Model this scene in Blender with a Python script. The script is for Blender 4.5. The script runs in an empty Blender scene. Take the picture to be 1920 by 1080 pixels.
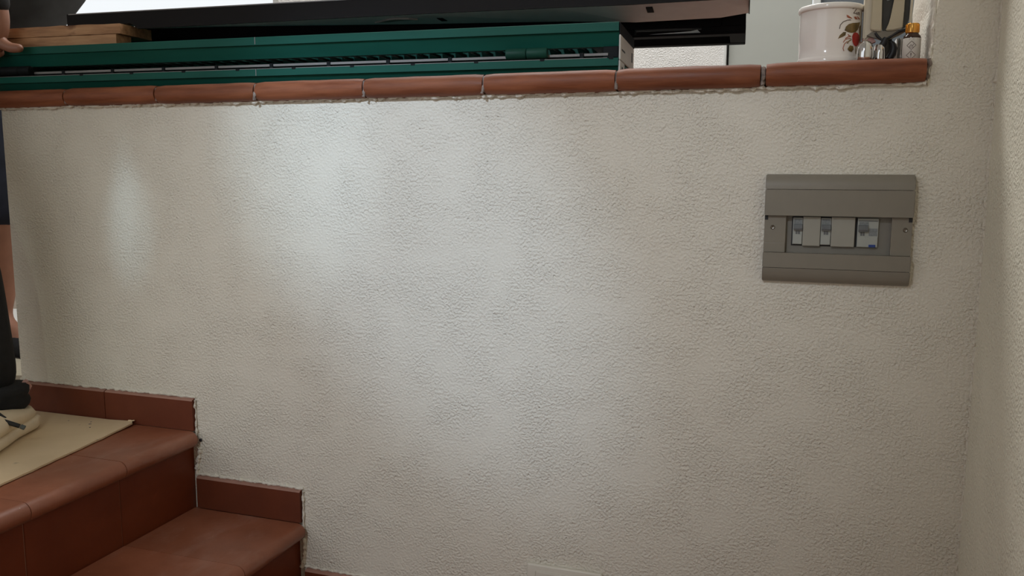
import bpy, bmesh, math, random
from mathutils import Vector, Matrix, noise
random.seed(7)
sc = bpy.context.scene
C = sc.collection

# ------------------------------------------------------------------ camera, world, lights, exposure
cam_d = bpy.data.cameras.new('camera'); cam = bpy.data.objects.new('camera', cam_d); C.objects.link(cam)
R = Vector((0.94761, 0.31941, 0.00388)); U = Vector((-0.04662, 0.12629, 0.9909)); F = Vector((-0.31601, 0.93916, -0.13457))
m = Matrix.Identity(4)
for i in range(3):
    m[i][0], m[i][1], m[i][2] = R[i], U[i], -F[i]
    m[i][3] = (1.2059, -1.4534, 0.55061)[i]
cam.matrix_world = m
cam_d.sensor_width = 36; cam_d.lens = 1583.08 / 1920 * 36; cam_d.clip_start = 0.01
sc.camera = cam
sc.view_settings.view_transform = 'Standard'; sc.view_settings.look = 'None'
sc.view_settings.exposure = 0.0; sc.view_settings.gamma = 1.0
sc.view_settings.use_curve_mapping = False
w = bpy.data.worlds.new('overcast_sky'); sc.world = w; w.use_nodes = True
w.node_tree.nodes['Background'].inputs[0].default_value = (0.93, 0.97, 1.0, 1)
w.node_tree.nodes['Background'].inputs[1].default_value = 1.04

def rect_light(name, loc, rot, sx, sz, power=None, col=(1, 1, 1)):
    d = bpy.data.lights.new(name, 'AREA'); d.shape = 'RECTANGLE'; d.size = sx; d.size_y = sz
    o = bpy.data.objects.new(name, d); C.objects.link(o); o.location = loc; o.rotation_euler = rot
    if power is None: d.cycles.is_portal = True
    else: d.energy = power; d.color = col
    return o
rect_light('window_portal', (-1.0, -2.95, 1.0), (math.radians(90), 0, 0), 2.8, 2.0)
rect_light('window_portal', (-1.95, 1.72, 1.72), (math.radians(-90), 0, 0), 2.3, 0.95)

def spot(name, src, dst, power, deg, blend, sx=1, sy=1, roll=0, col=(1, 1, 1), rad=0.02):
    d = bpy.data.lights.new(name, 'SPOT'); d.energy = power; d.spot_size = math.radians(deg)
    d.spot_blend = blend; d.color = col; d.shadow_soft_size = rad
    o = bpy.data.objects.new(name, d); C.objects.link(o)
    s, t = Vector(src), Vector(dst)
    q = (t - s).to_track_quat('-Z', 'Y') @ Matrix.Rotation(math.radians(roll), 3, 'Z').to_quaternion()
    o.matrix_world = Matrix.LocRotScale(s, q, Vector((sx, sy, 1)))
    return o
COOL = (0.56, 0.80, 1.0)
SRC = (0.5, -2.4, 1.9)
# sun glints thrown back into the stairwell by glass behind the camera, plus two added fill spots
spot('glow_fill', SRC, (0.60, 0, 0.46), 94, 42, 1.0, 1.0, 0.85, 35, (0.80, 0.88, 1.0))
spot('glow_fill', SRC, (-0.30, 0, 0.30), 14, 26, 1.0, 1.0, 1.0, 0, (0.88, 1.0, 0.86))  # added fill, lifts the shaded left end of the wall
spot('glow_fill', (-1.5, -2.6, 1.7), (1.478, -0.40, 0.42), 9, 18, 1.0, 1.0, 1.0, 0, (0.95, 1.0, 0.86))  # added fill from the left, lifts the right wall
spot('sun_glint', SRC, (0.26, 0, 0.61), 58, 12, 1.0, 0.80, 1.15, 8, COOL)
spot('sun_glint', SRC, (0.53, 0, 0.47), 108, 22, 1.0, 0.68, 1.12, 42, (0.54, 0.74, 1.0))
spot('sun_glint', SRC, (-0.148, 0, 0.435), 48, 6, 0.8, 0.50, 0.9, 0, COOL)
spot('sun_glint', SRC, (-0.156, 0, 0.50), 28, 6, 0.8, 0.25, 0.9, 0, COOL)
# added fill overhead in the upper room, no such opening in its ceiling
rect_light('room_fill', (0.2, 0.95, 2.40), (0, 0, 0), 1.6, 0.7, 36, (1.0, 0.99, 0.97))

# ------------------------------------------------------------------ materials
class NT:
    def __init__(s, name):
        s.m = bpy.data.materials.new(name); s.m.use_nodes = True
        s.t = s.m.node_tree; s.b = s.t.nodes['Principled BSDF']
    def n(s, typ, **kw):
        x = s.t.nodes.new(typ)
        for k, v in kw.items():
            if hasattr(x, k): setattr(x, k, v)
        return x
    def l(s, a, b): s.t.links.new(a, b)
    def coord(s, scale=(1, 1, 1)):
        tc = s.n('ShaderNodeTexCoord'); mp = s.n('ShaderNodeMapping'); mp.inputs['Scale'].default_value = scale
        s.l(tc.outputs['Object'], mp.inputs['Vector']); return mp.outputs[0]
    def noise(s, vec, scale, detail=2, rough=0.5):
        x = s.n('ShaderNodeTexNoise'); x.inputs['Scale'].default_value = scale; x.inputs['Detail'].default_value = detail
        x.inputs['Roughness'].default_value = rough; s.l(vec, x.inputs['Vector']); return x.outputs['Fac']
    def ramp(s, fac, stops):
        x = s.n('ShaderNodeValToRGB'); e = x.color_ramp.elements
        while len(e) < len(stops): e.new(0.5)
        for el, (p, c) in zip(e, stops): el.position = p; el.color = (*c, 1) if len(c) == 3 else c
        s.l(fac, x.inputs[0]); return x.outputs[0]
    def mix(s, fac, a, b):
        x = s.n('ShaderNodeMix'); x.data_type = 'RGBA'
        for sock, v in ((x.inputs[0], fac), (x.inputs[6], a), (x.inputs[7], b)):
            if hasattr(v, 'is_output'): s.l(v, sock)
            else: sock.default_value = v if not isinstance(v, tuple) else (*v, 1)
        return x.outputs[2]
    def bump(s, h, strength, dist, prev=None):
        x = s.n('ShaderNodeBump'); x.inputs['Strength'].default_value = strength; x.inputs['Distance'].default_value = dist
        s.l(h, x.inputs['Height'])
        if prev: s.l(prev, x.inputs['Normal'])
        s.l(x.outputs[0], s.b.inputs['Normal']); return x.outputs[0]
    def set(s, col=None, rough=None, metal=None, spec=None):
        if col is not None:
            if hasattr(col, 'is_output'): s.l(col, s.b.inputs['Base Color'])
            else: s.b.inputs['Base Color'].default_value = (*col, 1)
        if rough is not None:
            if hasattr(rough, 'is_output'): s.l(rough, s.b.inputs['Roughness'])
            else: s.b.inputs['Roughness'].default_value = rough
        if metal is not None: s.b.inputs['Metallic'].default_value = metal
        if spec is not None: s.b.inputs['Specular IOR Level'].default_value = spec
        return s

def plain(name, col, rough=0.5, metal=0, var=0.12, scale=40, bump=0, spec=None, stretch=(1, 1, 1)):
    t = NT(name); v = t.coord(stretch); f = t.noise(v, scale, 4)
    t.set(t.ramp(f, [(0.3, tuple(c * (1 - var) for c in col)), (0.7, tuple(min(1, c * (1 + var)) for c in col))]), rough, metal, spec)
    if bump: t.bump(t.noise(v, scale * 4, 3), bump, 0.001)
    return t.m

def plaster(name, col, s1=215):
    t = NT(name); v = t.coord()
    big = t.noise(v, 2.2, 3)
    t.set(t.ramp(big, [(0.3, tuple(c * 0.97 for c in col)), (0.7, col)]), 0.55, spec=0.35)
    def mul(p, q):
        x = t.n('ShaderNodeMath'); x.operation = 'MULTIPLY'; t.l(p, x.inputs[0]); t.l(q, x.inputs[1]); return x.outputs[0]
    amount = t.ramp(t.noise(v, 11, 3), [(0.32, (0.35,) * 3), (0.62, (1, 1, 1))])
    a = t.ramp(t.noise(v, s1, 2, 0.45), [(0.38, (0, 0, 0)), (0.66, (1, 1, 1))])
    b1 = t.bump(mul(a, amount), 0.75, 0.0020)
    vo = t.n('ShaderNodeTexVoronoi'); vo.feature = 'SMOOTH_F1'; vo.inputs['Scale'].default_value = 90; t.l(v, vo.inputs['Vector'])
    pit = t.ramp(vo.outputs['Distance'], [(0.0, (0, 0, 0)), (0.20, (1, 1, 1))])
    b2 = t.bump(mul(pit, amount), 0.6, 0.0018, b1)
    t.bump(t.noise(v, 16, 2), 0.15, 0.004, b2)
    return t.m

def clay(name, lo, hi, rough_lo=0.32, rough_hi=0.6, stretch=(1, 1, 1), scale=9, spec=0.3, smudge=0):
    t = NT(name); v = t.coord(stretch); f = t.noise(v, scale, 6, 0.62)
    oi = t.n('ShaderNodeObjectInfo')
    c = t.ramp(f, [(0.25, lo), (0.75, hi)])
    hs = t.n('ShaderNodeHueSaturation'); t.l(c, hs.inputs['Color'])
    mr = t.n('ShaderNodeMapRange'); mr.inputs[3].default_value = 0.88; mr.inputs[4].default_value = 1.1
    t.l(oi.outputs['Random'], mr.inputs[0]); t.l(mr.outputs[0], hs.inputs['Value'])
    col = hs.outputs[0]
    if smudge:   # dusty foot marks and pale scratches in the glaze
        sp = t.ramp(t.noise(t.coord((1, .45, 1)), 11, 5, 0.65), [(0.50, (0, 0, 0)), (0.72, (smudge,) * 3)])
        col = t.mix(sp, col, (0.42, 0.24, 0.18))
        fl = t.ramp(t.noise(v, 95, 2, 0.5), [(0.755, (0, 0, 0)), (0.775, (0.8, 0.8, 0.8))])
        col = t.mix(fl, col, (0.50, 0.36, 0.28))
    r = t.ramp(t.noise(v, 14, 4), [(0.3, (rough_lo,) * 3), (0.7, (rough_hi,) * 3)])
    t.set(col, r, spec=spec)
    t.bump(t.noise(v, 55, 4), 0.12, 0.002)
    return t.m

M = {}
M['plaster'] = plaster('white_orange_peel_plaster', (0.77, 0.72, 0.61))
M['plaster_lit_side'] = plaster('white_plaster_lit_copy', (0.88, 0.845, 0.71))  # paler copy of the wall plaster, right wall's brightness put into the colour
M['plaster_room'] = plaster('white_room_plaster', (0.84, 0.84, 0.83))
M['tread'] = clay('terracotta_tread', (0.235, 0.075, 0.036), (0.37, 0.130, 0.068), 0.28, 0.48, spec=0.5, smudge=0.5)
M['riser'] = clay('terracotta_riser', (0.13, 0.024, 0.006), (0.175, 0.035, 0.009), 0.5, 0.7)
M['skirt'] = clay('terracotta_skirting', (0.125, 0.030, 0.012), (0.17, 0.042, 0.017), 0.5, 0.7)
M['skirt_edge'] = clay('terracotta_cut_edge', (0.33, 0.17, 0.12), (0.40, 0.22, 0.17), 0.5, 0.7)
M['coping'] = clay('terracotta_bullnose', (0.125, 0.032, 0.013), (0.32, 0.110, 0.049), 0.42, 0.65, (1, 8, 8), 7)
M['mortar'] = plain('grey_mortar', (0.25, 0.20, 0.17), 0.9, var=0.5, scale=120, bump=0.6)
M['joint'] = plain('terracotta_grout', (0.24, 0.115, 0.07), 0.8, var=0.2, scale=60)
M['ceiling'] = plain('ceiling_paint', (0.82, 0.82, 0.80), 0.8, var=0.02)
M['shell'] = plain('stairwell_paint', (0.68, 0.61, 0.50), 0.8, var=0.03)
M['floor_room'] = plain('pale_floor', (0.42, 0.35, 0.28), 0.4, var=0.15, scale=6)
M['panel_grey'] = plain('taupe_plastic', (0.235, 0.210, 0.167), 0.42, var=0.02, spec=0.4)
M['panel_in'] = plain('taupe_plastic_recess', (0.20, 0.185, 0.155), 0.5, var=0.03)
M['blank'] = plain('pale_grey_plastic', (0.33, 0.315, 0.265), 0.4, var=0.02)
M['breaker_white'] = plain('breaker_white', (0.37, 0.38, 0.345), 0.4, var=0.03)
M['breaker_grey'] = plain('breaker_toggle', (0.13, 0.135, 0.135), 0.4, var=0.1)
M['label_grey'] = plain('breaker_label', (0.20, 0.215, 0.215), 0.5, var=0.2, scale=300)
M['blue'] = plain('blue_plastic', (0.02, 0.05, 0.22), 0.4, var=0.05)
M['black'] = plain('black_plastic', (0.012, 0.012, 0.013), 0.5, var=0.1)
M['screw'] = plain('steel_screw', (0.22, 0.20, 0.17), 0.35, 1, var=0.1)
M['green'] = plain('green_enamel', (0.010, 0.090, 0.066), 0.5, var=0.10, scale=14, stretch=(0.4, 3, 3), spec=0.14)
M['green_dark'] = plain('dark_green_hinge', (0.010, 0.060, 0.042), 0.5, var=0.1, spec=0.2)
M['alu'] = plain('dull_aluminium', (0.22, 0.21, 0.20), 0.55, 0.2, var=0.1, scale=20)
M['rubber'] = plain('black_gasket', (0.007, 0.009, 0.010), 0.6, var=0.1, spec=0.15)
M['white_cap'] = plain('white_end_plastic', (0.62, 0.61, 0.57), 0.5, var=0.05)
M['bronze'] = plain('black_brown_aluminium', (0.011, 0.0095, 0.009), 0.6, spec=0.12, var=0.12, scale=10, stretch=(0.3, 3, 3))
M['grey_under'] = plain('grey_frame_underside', (0.62, 0.66, 0.67), 0.55, var=0.06, scale=20, spec=0.2)
M['black_sheet'] = plain('matt_black_frame', (0.004, 0.004, 0.005), 0.7, var=0.1, spec=0.08)
M['ceramic'] = plain('cream_glazed_ceramic', (0.90, 0.85, 0.78), 0.12, var=0.015, scale=8)
M['ink'] = plain('brown_ink', (0.12, 0.08, 0.06), 0.4, var=0.1)
M['leaf'] = plain('olive_glaze', (0.17, 0.11, 0.035), 0.25, var=0.45, scale=70)
M['red'] = plain('red_glaze', (0.42, 0.035, 0.025), 0.25, var=0.25, scale=50)
M['rust'] = plain('orange_brown_glaze', (0.40, 0.12, 0.06), 0.25, var=0.2, scale=50)
M['beige'] = plain('beige_plastic', (0.66, 0.59, 0.45), 0.4, var=0.03)
M['beige_dark'] = plain('beige_plastic_inner', (0.52, 0.45, 0.31), 0.45, var=0.03)
M['smoke'] = plain('dark_grey_plastic', (0.045, 0.045, 0.042), 0.25, var=0.1)
M['chrome'] = plain('chrome', (0.72, 0.72, 0.72), 0.12, 1, var=0.03)
M['white_card'] = plain('white_card', (0.72, 0.73, 0.72), 0.6, var=0.03)
M['amber'] = plain('brown_glass', (0.05, 0.022, 0.012), 0.1, var=0.05)
M['gold'] = plain('gold_cap', (0.80, 0.42, 0.10), 0.22, 1, var=0.05)
M['bottle_label'] = plain('cream_paper_label', (0.66, 0.62, 0.55), 0.6, var=0.03)
M['skin'] = plain('skin', (0.31, 0.145, 0.09), 0.5, var=0.12, scale=22)
M['black_cloth'] = plain('black_cloth', (0.012, 0.012, 0.013), 0.9, var=0.2, scale=50, bump=0.2)
M['grey_cloth'] = plain('charcoal_jersey', (0.042, 0.045, 0.048), 0.9, var=0.25, scale=16, bump=0.2)
M['navy_cloth'] = plain('navy_cotton', (0.014, 0.017, 0.030), 0.9, var=0.25, scale=20, bump=0.2)
M['shoe'] = plain('cream_leather', (0.80, 0.67, 0.48), 0.5, var=0.05, scale=20)
M['sole'] = plain('cream_rubber', (0.82, 0.70, 0.52), 0.55, var=0.05)
M['grey_strap'] = plain('grey_green_webbing', (0.10, 0.115, 0.11), 0.7, var=0.15, scale=90)
M['pink'] = plain('pink_fabric', (0.52, 0.30, 0.26), 0.8, var=0.05)
M['hair'] = plain('dark_hair', (0.02, 0.014, 0.010), 0.6, var=0.3, scale=80)
M['eye'] = plain('eye', (0.5, 0.5, 0.48), 0.2, var=0.02)
M['paper'] = plain('white_paper', (0.86, 0.86, 0.84), 0.7, var=0.03)
M['sill'] = plain('cream_sill', (0.55, 0.50, 0.38), 0.5, var=0.05)
M['frost'] = plain('pale_grey_green_door_panel', (0.46, 0.48, 0.45), 0.35, var=0.03, scale=3)
M['white_paint'] = plain('white_gloss_paint', (0.74, 0.76, 0.75), 0.3, var=0.02)
M['slate'] = plain('blue_grey_panel', (0.14, 0.165, 0.19), 0.3, var=0.05)

def wood_mat():
    t = NT('rough_pine'); v = t.coord((1, 9, 9)); f = t.noise(v, 9, 6, 0.6)
    c = t.ramp(f, [(0.25, (0.24, 0.115, 0.052)), (0.55, (0.47, 0.26, 0.13)), (0.8, (0.62, 0.39, 0.21))])
    k = t.ramp(t.noise(t.coord((1, 3, 3)), 12, 3), [(0.66, (0, 0, 0)), (0.74, (1, 1, 1))])
    t.set(t.mix(k, c, (0.16, 0.07, 0.03)), 0.75); t.bump(f, 0.4, 0.002); return t.m
M['wood'] = wood_mat()
def card_mat():
    t = NT('corrugated_cardboard'); v = t.coord()
    c = t.ramp(t.noise(v, 7, 5), [(0.3, (0.68, 0.52, 0.32)), (0.7, (0.78, 0.61, 0.40))])
    st = t.ramp(t.noise(t.coord((1, 1, 1)), 19, 4), [(0.68, (0, 0, 0)), (0.74, (0.6, 0.6, 0.6))])
    t.set(t.mix(st, c, (0.20, 0.15, 0.10)), 0.85)
    wv = t.n('ShaderNodeTexWave'); wv.inputs['Scale'].default_value = 60; t.l(v, wv.inputs['Vector'])
    t.bump(wv.outputs['Fac'], 0.05, 0.002); return t.m
M['card'] = card_mat()
def glass_mat():
    t = NT('clear_glass'); out = t.t.nodes['Material Output']
    tr = t.n('ShaderNodeBsdfTransparent'); gl = t.n('ShaderNodeBsdfGlossy'); gl.inputs['Roughness'].default_value = 0.02
    lw = t.n('ShaderNodeLayerWeight'); lw.inputs['Blend'].default_value = 0.5
    pw = t.n('ShaderNodeMath'); pw.operation = 'POWER'; pw.inputs[1].default_value = 5; t.l(lw.outputs['Facing'], pw.inputs[0])
    fr = t.n('ShaderNodeMath'); fr.operation = 'MULTIPLY_ADD'; fr.inputs[1].default_value = 0.8; fr.inputs[2].default_value = 0.03; t.l(pw.outputs[0], fr.inputs[0])
    mx = t.n('ShaderNodeMixShader'); t.l(fr.outputs[0], mx.inputs[0]); t.l(tr.outputs[0], mx.inputs[1]); t.l(gl.outputs[0], mx.inputs[2])
    t.l(mx.outputs[0], out.inputs['Surface']); return t.m
M['glass'] = glass_mat()

# ------------------------------------------------------------------ mesh helpers
def obj(name, bm, mat, parent=None, smooth=False, loc=None):
    me = bpy.data.meshes.new(name)
    bmesh.ops.recalc_face_normals(bm, faces=bm.faces)
    bm.to_mesh(me); bm.free()
    if smooth:
        for p in me.polygons: p.use_smooth = True
        if smooth != 'all': me.set_sharp_from_angle(angle=math.radians(40))
    me.materials.append(M[mat])
    o = bpy.data.objects.new(name, me); C.objects.link(o)
    if parent: o.parent = parent
    if loc: o.location = loc
    return o
def tag(o, label, cat, group=None):
    o['label'] = label; o['category'] = cat
    if group: o['group'] = group
    return o
def thing(name, label, cat, loc=(0, 0, 0), rz=0, group=None):
    o = bpy.data.objects.new(name, None); C.objects.link(o); o.empty_display_size = 0.05
    o.location = loc; o.rotation_euler = (0, 0, rz); return tag(o, label, cat, group)
def structure(o):
    o['kind'] = 'structure'; return o
def sempty(name, loc=(0, 0, 0)):
    o = bpy.data.objects.new(name, None); C.objects.link(o); o.location = loc; return structure(o)
def box(bm, x0, x1, y0, y1, z0, z1, bev=0.0, seg=2):
    r = bmesh.ops.create_cube(bm, size=1)
    vs = r['verts']
    for v in vs:
        v.co = Vector((x0 + (v.co.x + .5) * (x1 - x0), y0 + (v.co.y + .5) * (y1 - y0), z0 + (v.co.z + .5) * (z1 - z0)))
    if bev > 0:
        es = list({e for v in vs for e in v.link_edges})
        bmesh.ops.bevel(bm, geom=es, offset=bev, segments=seg, affect='EDGES', profile=0.5)
    return bm
def B(*a, **k): return box(bmesh.new(), *a, **k)
def prism(bm, prof, a0, a1, axis='x'):
    """extrude a closed profile along an axis; profile in the two other axes"""
    def P(a, p):
        return {'x': (a, p[0], p[1]), 'y': (p[0], a, p[1]), 'z': (p[0], p[1], a)}[axis]
    va = [bm.verts.new(P(a0, p)) for p in prof]; vb = [bm.verts.new(P(a1, p)) for p in prof]
    n = len(prof)
    for i in range(n): bm.faces.new((va[i], va[(i + 1) % n], vb[(i + 1) % n], vb[i]))
    bm.faces.new(va[::-1]); bm.faces.new(vb)
    return bm
def loft(bm, rings, close=True, caps=True):
    vr = [[bm.verts.new(p) for p in r] for r in rings]
    n = len(rings[0])
    for a, b in zip(vr, vr[1:]):
        for i in range(n if close else n - 1):
            bm.faces.new((a[i], a[(i + 1) % n], b[(i + 1) % n], b[i]))
    if caps: bm.faces.new(vr[0][::-1]); bm.faces.new(vr[-1])
    return bm
def lathe(bm, prof, n=48, cx=0, cy=0):
    rings = [[(cx + r * math.cos(2 * math.pi * i / n), cy + r * math.sin(2 * math.pi * i / n), z) for i in range(n)] for r, z in prof]
    return loft(bm, rings)
def tube(bm, pts, r, n=10, caps=True):
    pts = [Vector(p) for p in pts]; rings = []
    for i, p in enumerate(pts):
        t = (pts[min(i + 1, len(pts) - 1)] - pts[max(i - 1, 0)]).normalized()
        a = t.orthogonal().normalized() if i == 0 else (a - t * a.dot(t)).normalized()
        b = t.cross(a); rr = r[i] if isinstance(r, (list, tuple)) else r
        rings.append([p + (a * math.cos(2 * math.pi * k / n) + b * math.sin(2 * math.pi * k / n)) * rr for k in range(n)])
    return loft(bm, rings, True, caps)
def bead(bm, p0, p1, r, step=0.004, jit=0.5, seed=0, n=7):
    """ragged bead of plaster or mortar along a line"""
    p0, p1 = Vector(p0), Vector(p1); k = max(3, int((p1 - p0).length / step)); pts = []; rr = []
    for i in range(k + 1):
        p = p0.lerp(p1, i / k)
        nz = noise.noise_vector(p * 90 + Vector((seed, seed, seed))) * r * jit
        pts.append(p + nz); rr.append(r * (0.75 + jit * noise.noise(p * 160 + Vector((seed * 3.1, 0, 0)))))
    return tube(bm, pts, rr, n)
def copy_tree(o, parent=None):
    c = o.copy(); C.objects.link(c)
    if parent: c.parent = parent
    for ch in list(o.children): copy_tree(ch, c)
    return c

# ------------------------------------------------------------------ the setting
XL, XR, XJ = -0.485, 1.478, 1.384          # left end, right corner, jamb of the opening
ZC = 0.690                                  # underside of the coping
LAND, TR2, LOW = 0.0, -0.1704, -0.3408      # landing, lower tread, bottom floor
bm = bmesh.new()
prof = [(XL, -0.45), (XR + .1, -0.45), (XR + .1, 2.42), (XJ + .006, 2.42)]
for i in range(60):
    z = 2.42 - (2.42 - ZC - .01) * (i + 1) / 60
    prof.append((XJ + .004 + .004 * noise.noise((z * 40, 1, 2)) + 0.006 * min(1, max(0, (z - .7) / .15)), z))
prof += [(XJ + .002, ZC), (XL, ZC)]
prism(bm, prof, 0.0, 0.33, 'y')
wall = structure(obj('wall_front', bm, 'plaster'))
bm = bmesh.new()
bead(bm, (XJ + .001, 0.0, ZC - .004), (XJ + .003, 0.0, ZC + .05), .0035, .003, .8, 2)
bead(bm, (XJ + .004, 0.003, ZC + .05), (XJ + .011, 0.003, 1.0), .0028, .004, .8, 8)
obj('plaster_bead', bm, 'plaster', wall, True)
bm = bmesh.new(); bead(bm, (XR, -.001, -.34), (XR, -.001, 1.2), .0035, .005, .9, 5); obj('corner_bead', bm, 'plaster', wall, True)
hole = lathe(bmesh.new(), [(0.0035, 0), (0.0035, .004), (.001, .005)], 12); bmesh.ops.rotate(hole, cent=(0, 0, 0), matrix=Matrix.Rotation(math.radians(90), 3, 'X'), verts=hole.verts)
bmesh.ops.translate(hole, vec=(0.0112, 0.002, -0.0214), verts=hole.verts); obj('screw_plug', hole, 'black', wall)
bm = bmesh.new()
for a, b, s in (((0.003, -.003, .066), (0.003, -.003, -.012), 1), ((0.259 + .004, -.003, TR2 + .066), (0.262, -.003, TR2 - .015), 2)):
    bead(bm, a, b, .0030, .003, .7, s)
for a, b, s in (((0.010, -.002, -.036), (-0.003, -.002, TR2 + .07), 3), ((0.262, -.002, TR2 - .036), (0.256, -.002, LOW + .07), 4)):
    bead(bm, a, b, .006, .003, .7, s)
for x0, x1, z in ((XL, 0.003, .0725), (0.0, .263, TR2 + .0725), (.255, XR, LOW + .0725)):
    bead(bm, (x0, -.001, z), (x1, -.001, z), .0034, .004, .8, x0)
obj('plaster_edge', bm, 'plaster', wall, True)

structure(obj('wall_right', B(XR, XR + .1, -2.95, 0.0, -.45, 2.42), 'plaster_lit_side'))
# camera-side wall with an added tall opening, placed to light the stairwell, left and far walls
bm = bmesh.new()
box(bm, -3.2, -2.9, -3.05, -2.95, -.45, 2.42); box(bm, .4, XR + .1, -3.05, -2.95, -.45, 2.42)
box(bm, -2.4, .4, -3.05, -2.95, 2.0, 2.42); box(bm, -2.4, .4, -3.05, -2.95, -.45, 0)
structure(obj('wall_back', bm, 'shell'))
structure(obj('wall_left', B(-3.3, -3.2, -3.05, 1.7, -.45, 2.42), 'shell'))
YB = 1.6
bm = bmesh.new()
box(bm, -.826, .9414, YB, YB + .12, -.2, 2.42); box(bm, -3.2, -.826, YB, YB + .12, -.2, 1.165)
box(bm, -3.2, -.826, YB, YB + .12, 2.2, 2.42); box(bm, -3.2, -3.1, YB, YB + .12, 1.165, 2.2)
structure(obj('wall_far', bm, 'plaster_room'))
structure(obj('wall_side', B(2.0, 2.1, 0.33, YB + .12, -.2, 2.42), 'plaster_room'))
structure(obj('wall_divider', B(XR + .1, 2.0, 0.2, .33, -.2, 2.42), 'plaster_room'))
structure(obj('ceiling', B(-3.3, 2.1, -3.05, YB + .12, 2.42, 2.52), 'ceiling'))
# far window and the door beside the white wall
win = sempty('window_1')
bm = bmesh.new()
for a in ((-3.1, -.826, 2.15, 2.2), (-.866, -.826, 1.19, 2.15), (-3.1, -3.05, 1.19, 2.15)):
    box(bm, a[0], a[1], YB + .02, YB + .07, a[2], a[3], .004, 1)
obj('window_frame', bm, 'white_paint', win)
obj('window_sill', B(-3.15, -2.16, YB - .03, YB + .1, 1.165, 1.287, .004), 'sill', win)
obj('window_rail', B(-2.16, -.83, YB + .02, YB + .1, 1.165, 1.19, .002, seg=1), 'white_paint', win)
for x0, x1 in ((-3.05, -.866),):
    obj('pane', B(x0, x1, YB + .04, YB + .046, 1.19, 2.15), 'glass', win)
door = sempty('door_1')
obj('door_panel', B(.957, 1.2209, YB + .01, YB + .05, 0, 2.1, .003), 'frost', door)
obj('door_edge', B(.9414, .9505, YB - .006, YB + .05, 0, 2.12, .002), 'white_paint', door)
obj('door_gap', B(.9505, .957, YB + .03, YB + .05, 0, 2.1), 'black', door)
obj('door_stile', B(1.2235, 1.2475, YB, YB + .05, 0, 2.1, .003), 'white_paint', door)
obj('door_head', B(.9414, 2.0, YB, YB + .05, 2.1, 2.42), 'plaster_room', door)
obj('side_panel', B(1.2475, 2.0, YB + .015, YB + .05, 0, 2.1), 'slate', door)
# floors
structure(obj('floor', B(-3.2, 2.0, 0.33, YB, -.06, 0), 'floor_room'))
low = sempty('floor_1', (0, 0, LOW))
for i in range(5):
    for j in range(13):
        obj('floor_tile', B(.255 + i * .25, .252 + (i + 1) * .25, -.013 - (j + 1) * .2146, -.013 - j * .2146 - .003, -.02, 0, .0015, seg=1), 'tread', low)
obj('mortar_bed', B(-.0, XR, -2.95, 0, -.06, -.003), 'mortar', low)
# stairs
st = sempty('stairs')
NX = 0.012
def nosing(x0, x1, z, y0, y1):
    r = .0175; p = [(x0, z - .036), (x0, z)]
    for k in range(9):
        a = math.radians(90 - k * 22.5); p.append((x1 - r + r * math.cos(a), z - r + r * math.sin(a) - (0 if k < 8 else 0)))
    p.append((x1 - r - .006, z - .036))
    return prism(bmesh.new(), p, y0, y1, 'y')
W = .2146
for lvl, x0, x1 in ((0.0, -.285, NX), (TR2, -.004, .259 + NX)):
    for j in range(6):
        ya = -.0115 - (j * W if j == 0 else j * W - .0115); yb = -((j + 1) * W) + .0016
        obj('tread_tile', nosing(x0, x1, lvl + random.uniform(-.0006, .0006), yb, ya), 'tread', st, True)
for lvl, x0, x1 in ((0.0, -.285, NX), (TR2, -.004, .259 + NX)):
    obj('tread_joint', nosing(x0 + .002, x1 - .0012, lvl - .0014, -1.28, -.0118), 'joint', st, True)
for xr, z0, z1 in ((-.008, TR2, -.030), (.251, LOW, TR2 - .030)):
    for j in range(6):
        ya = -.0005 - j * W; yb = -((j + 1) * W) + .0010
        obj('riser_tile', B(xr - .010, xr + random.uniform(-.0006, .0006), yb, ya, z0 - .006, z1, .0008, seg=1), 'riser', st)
for i in range(8):
    for j in range(12):
        x1 = -.288 - i * .3; ya = (-.0115 if j == 0 and x1 > -.6 else -(j * W)); yb = -((j + 1) * W) + .003
        obj('landing_tile', B(x1 - .297, x1, yb, ya, -.02, random.uniform(-.001, 0), .0015, seg=1), 'tread', st)
bm = bmesh.new()
box(bm, -3.2, -.0092, -2.95, -.0, -.45, -.004); box(bm, -.0092, .2498, -1.3, -.0, -.45, TR2 - .004)
box(bm, -3.2, XL, 0.0, .33, -.45, -.0)
obj('stair_core', bm, 'joint', st)
# skirting tiles
bb = sempty('baseboard_left')
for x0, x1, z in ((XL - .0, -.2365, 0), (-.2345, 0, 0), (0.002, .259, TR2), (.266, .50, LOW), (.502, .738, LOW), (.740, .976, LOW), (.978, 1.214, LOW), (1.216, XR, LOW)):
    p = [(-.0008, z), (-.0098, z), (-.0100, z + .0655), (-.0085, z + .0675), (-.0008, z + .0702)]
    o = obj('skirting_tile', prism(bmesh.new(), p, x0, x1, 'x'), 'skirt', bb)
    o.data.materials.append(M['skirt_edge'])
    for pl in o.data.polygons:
        if pl.normal.z > .3: pl.material_index = 1

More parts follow.
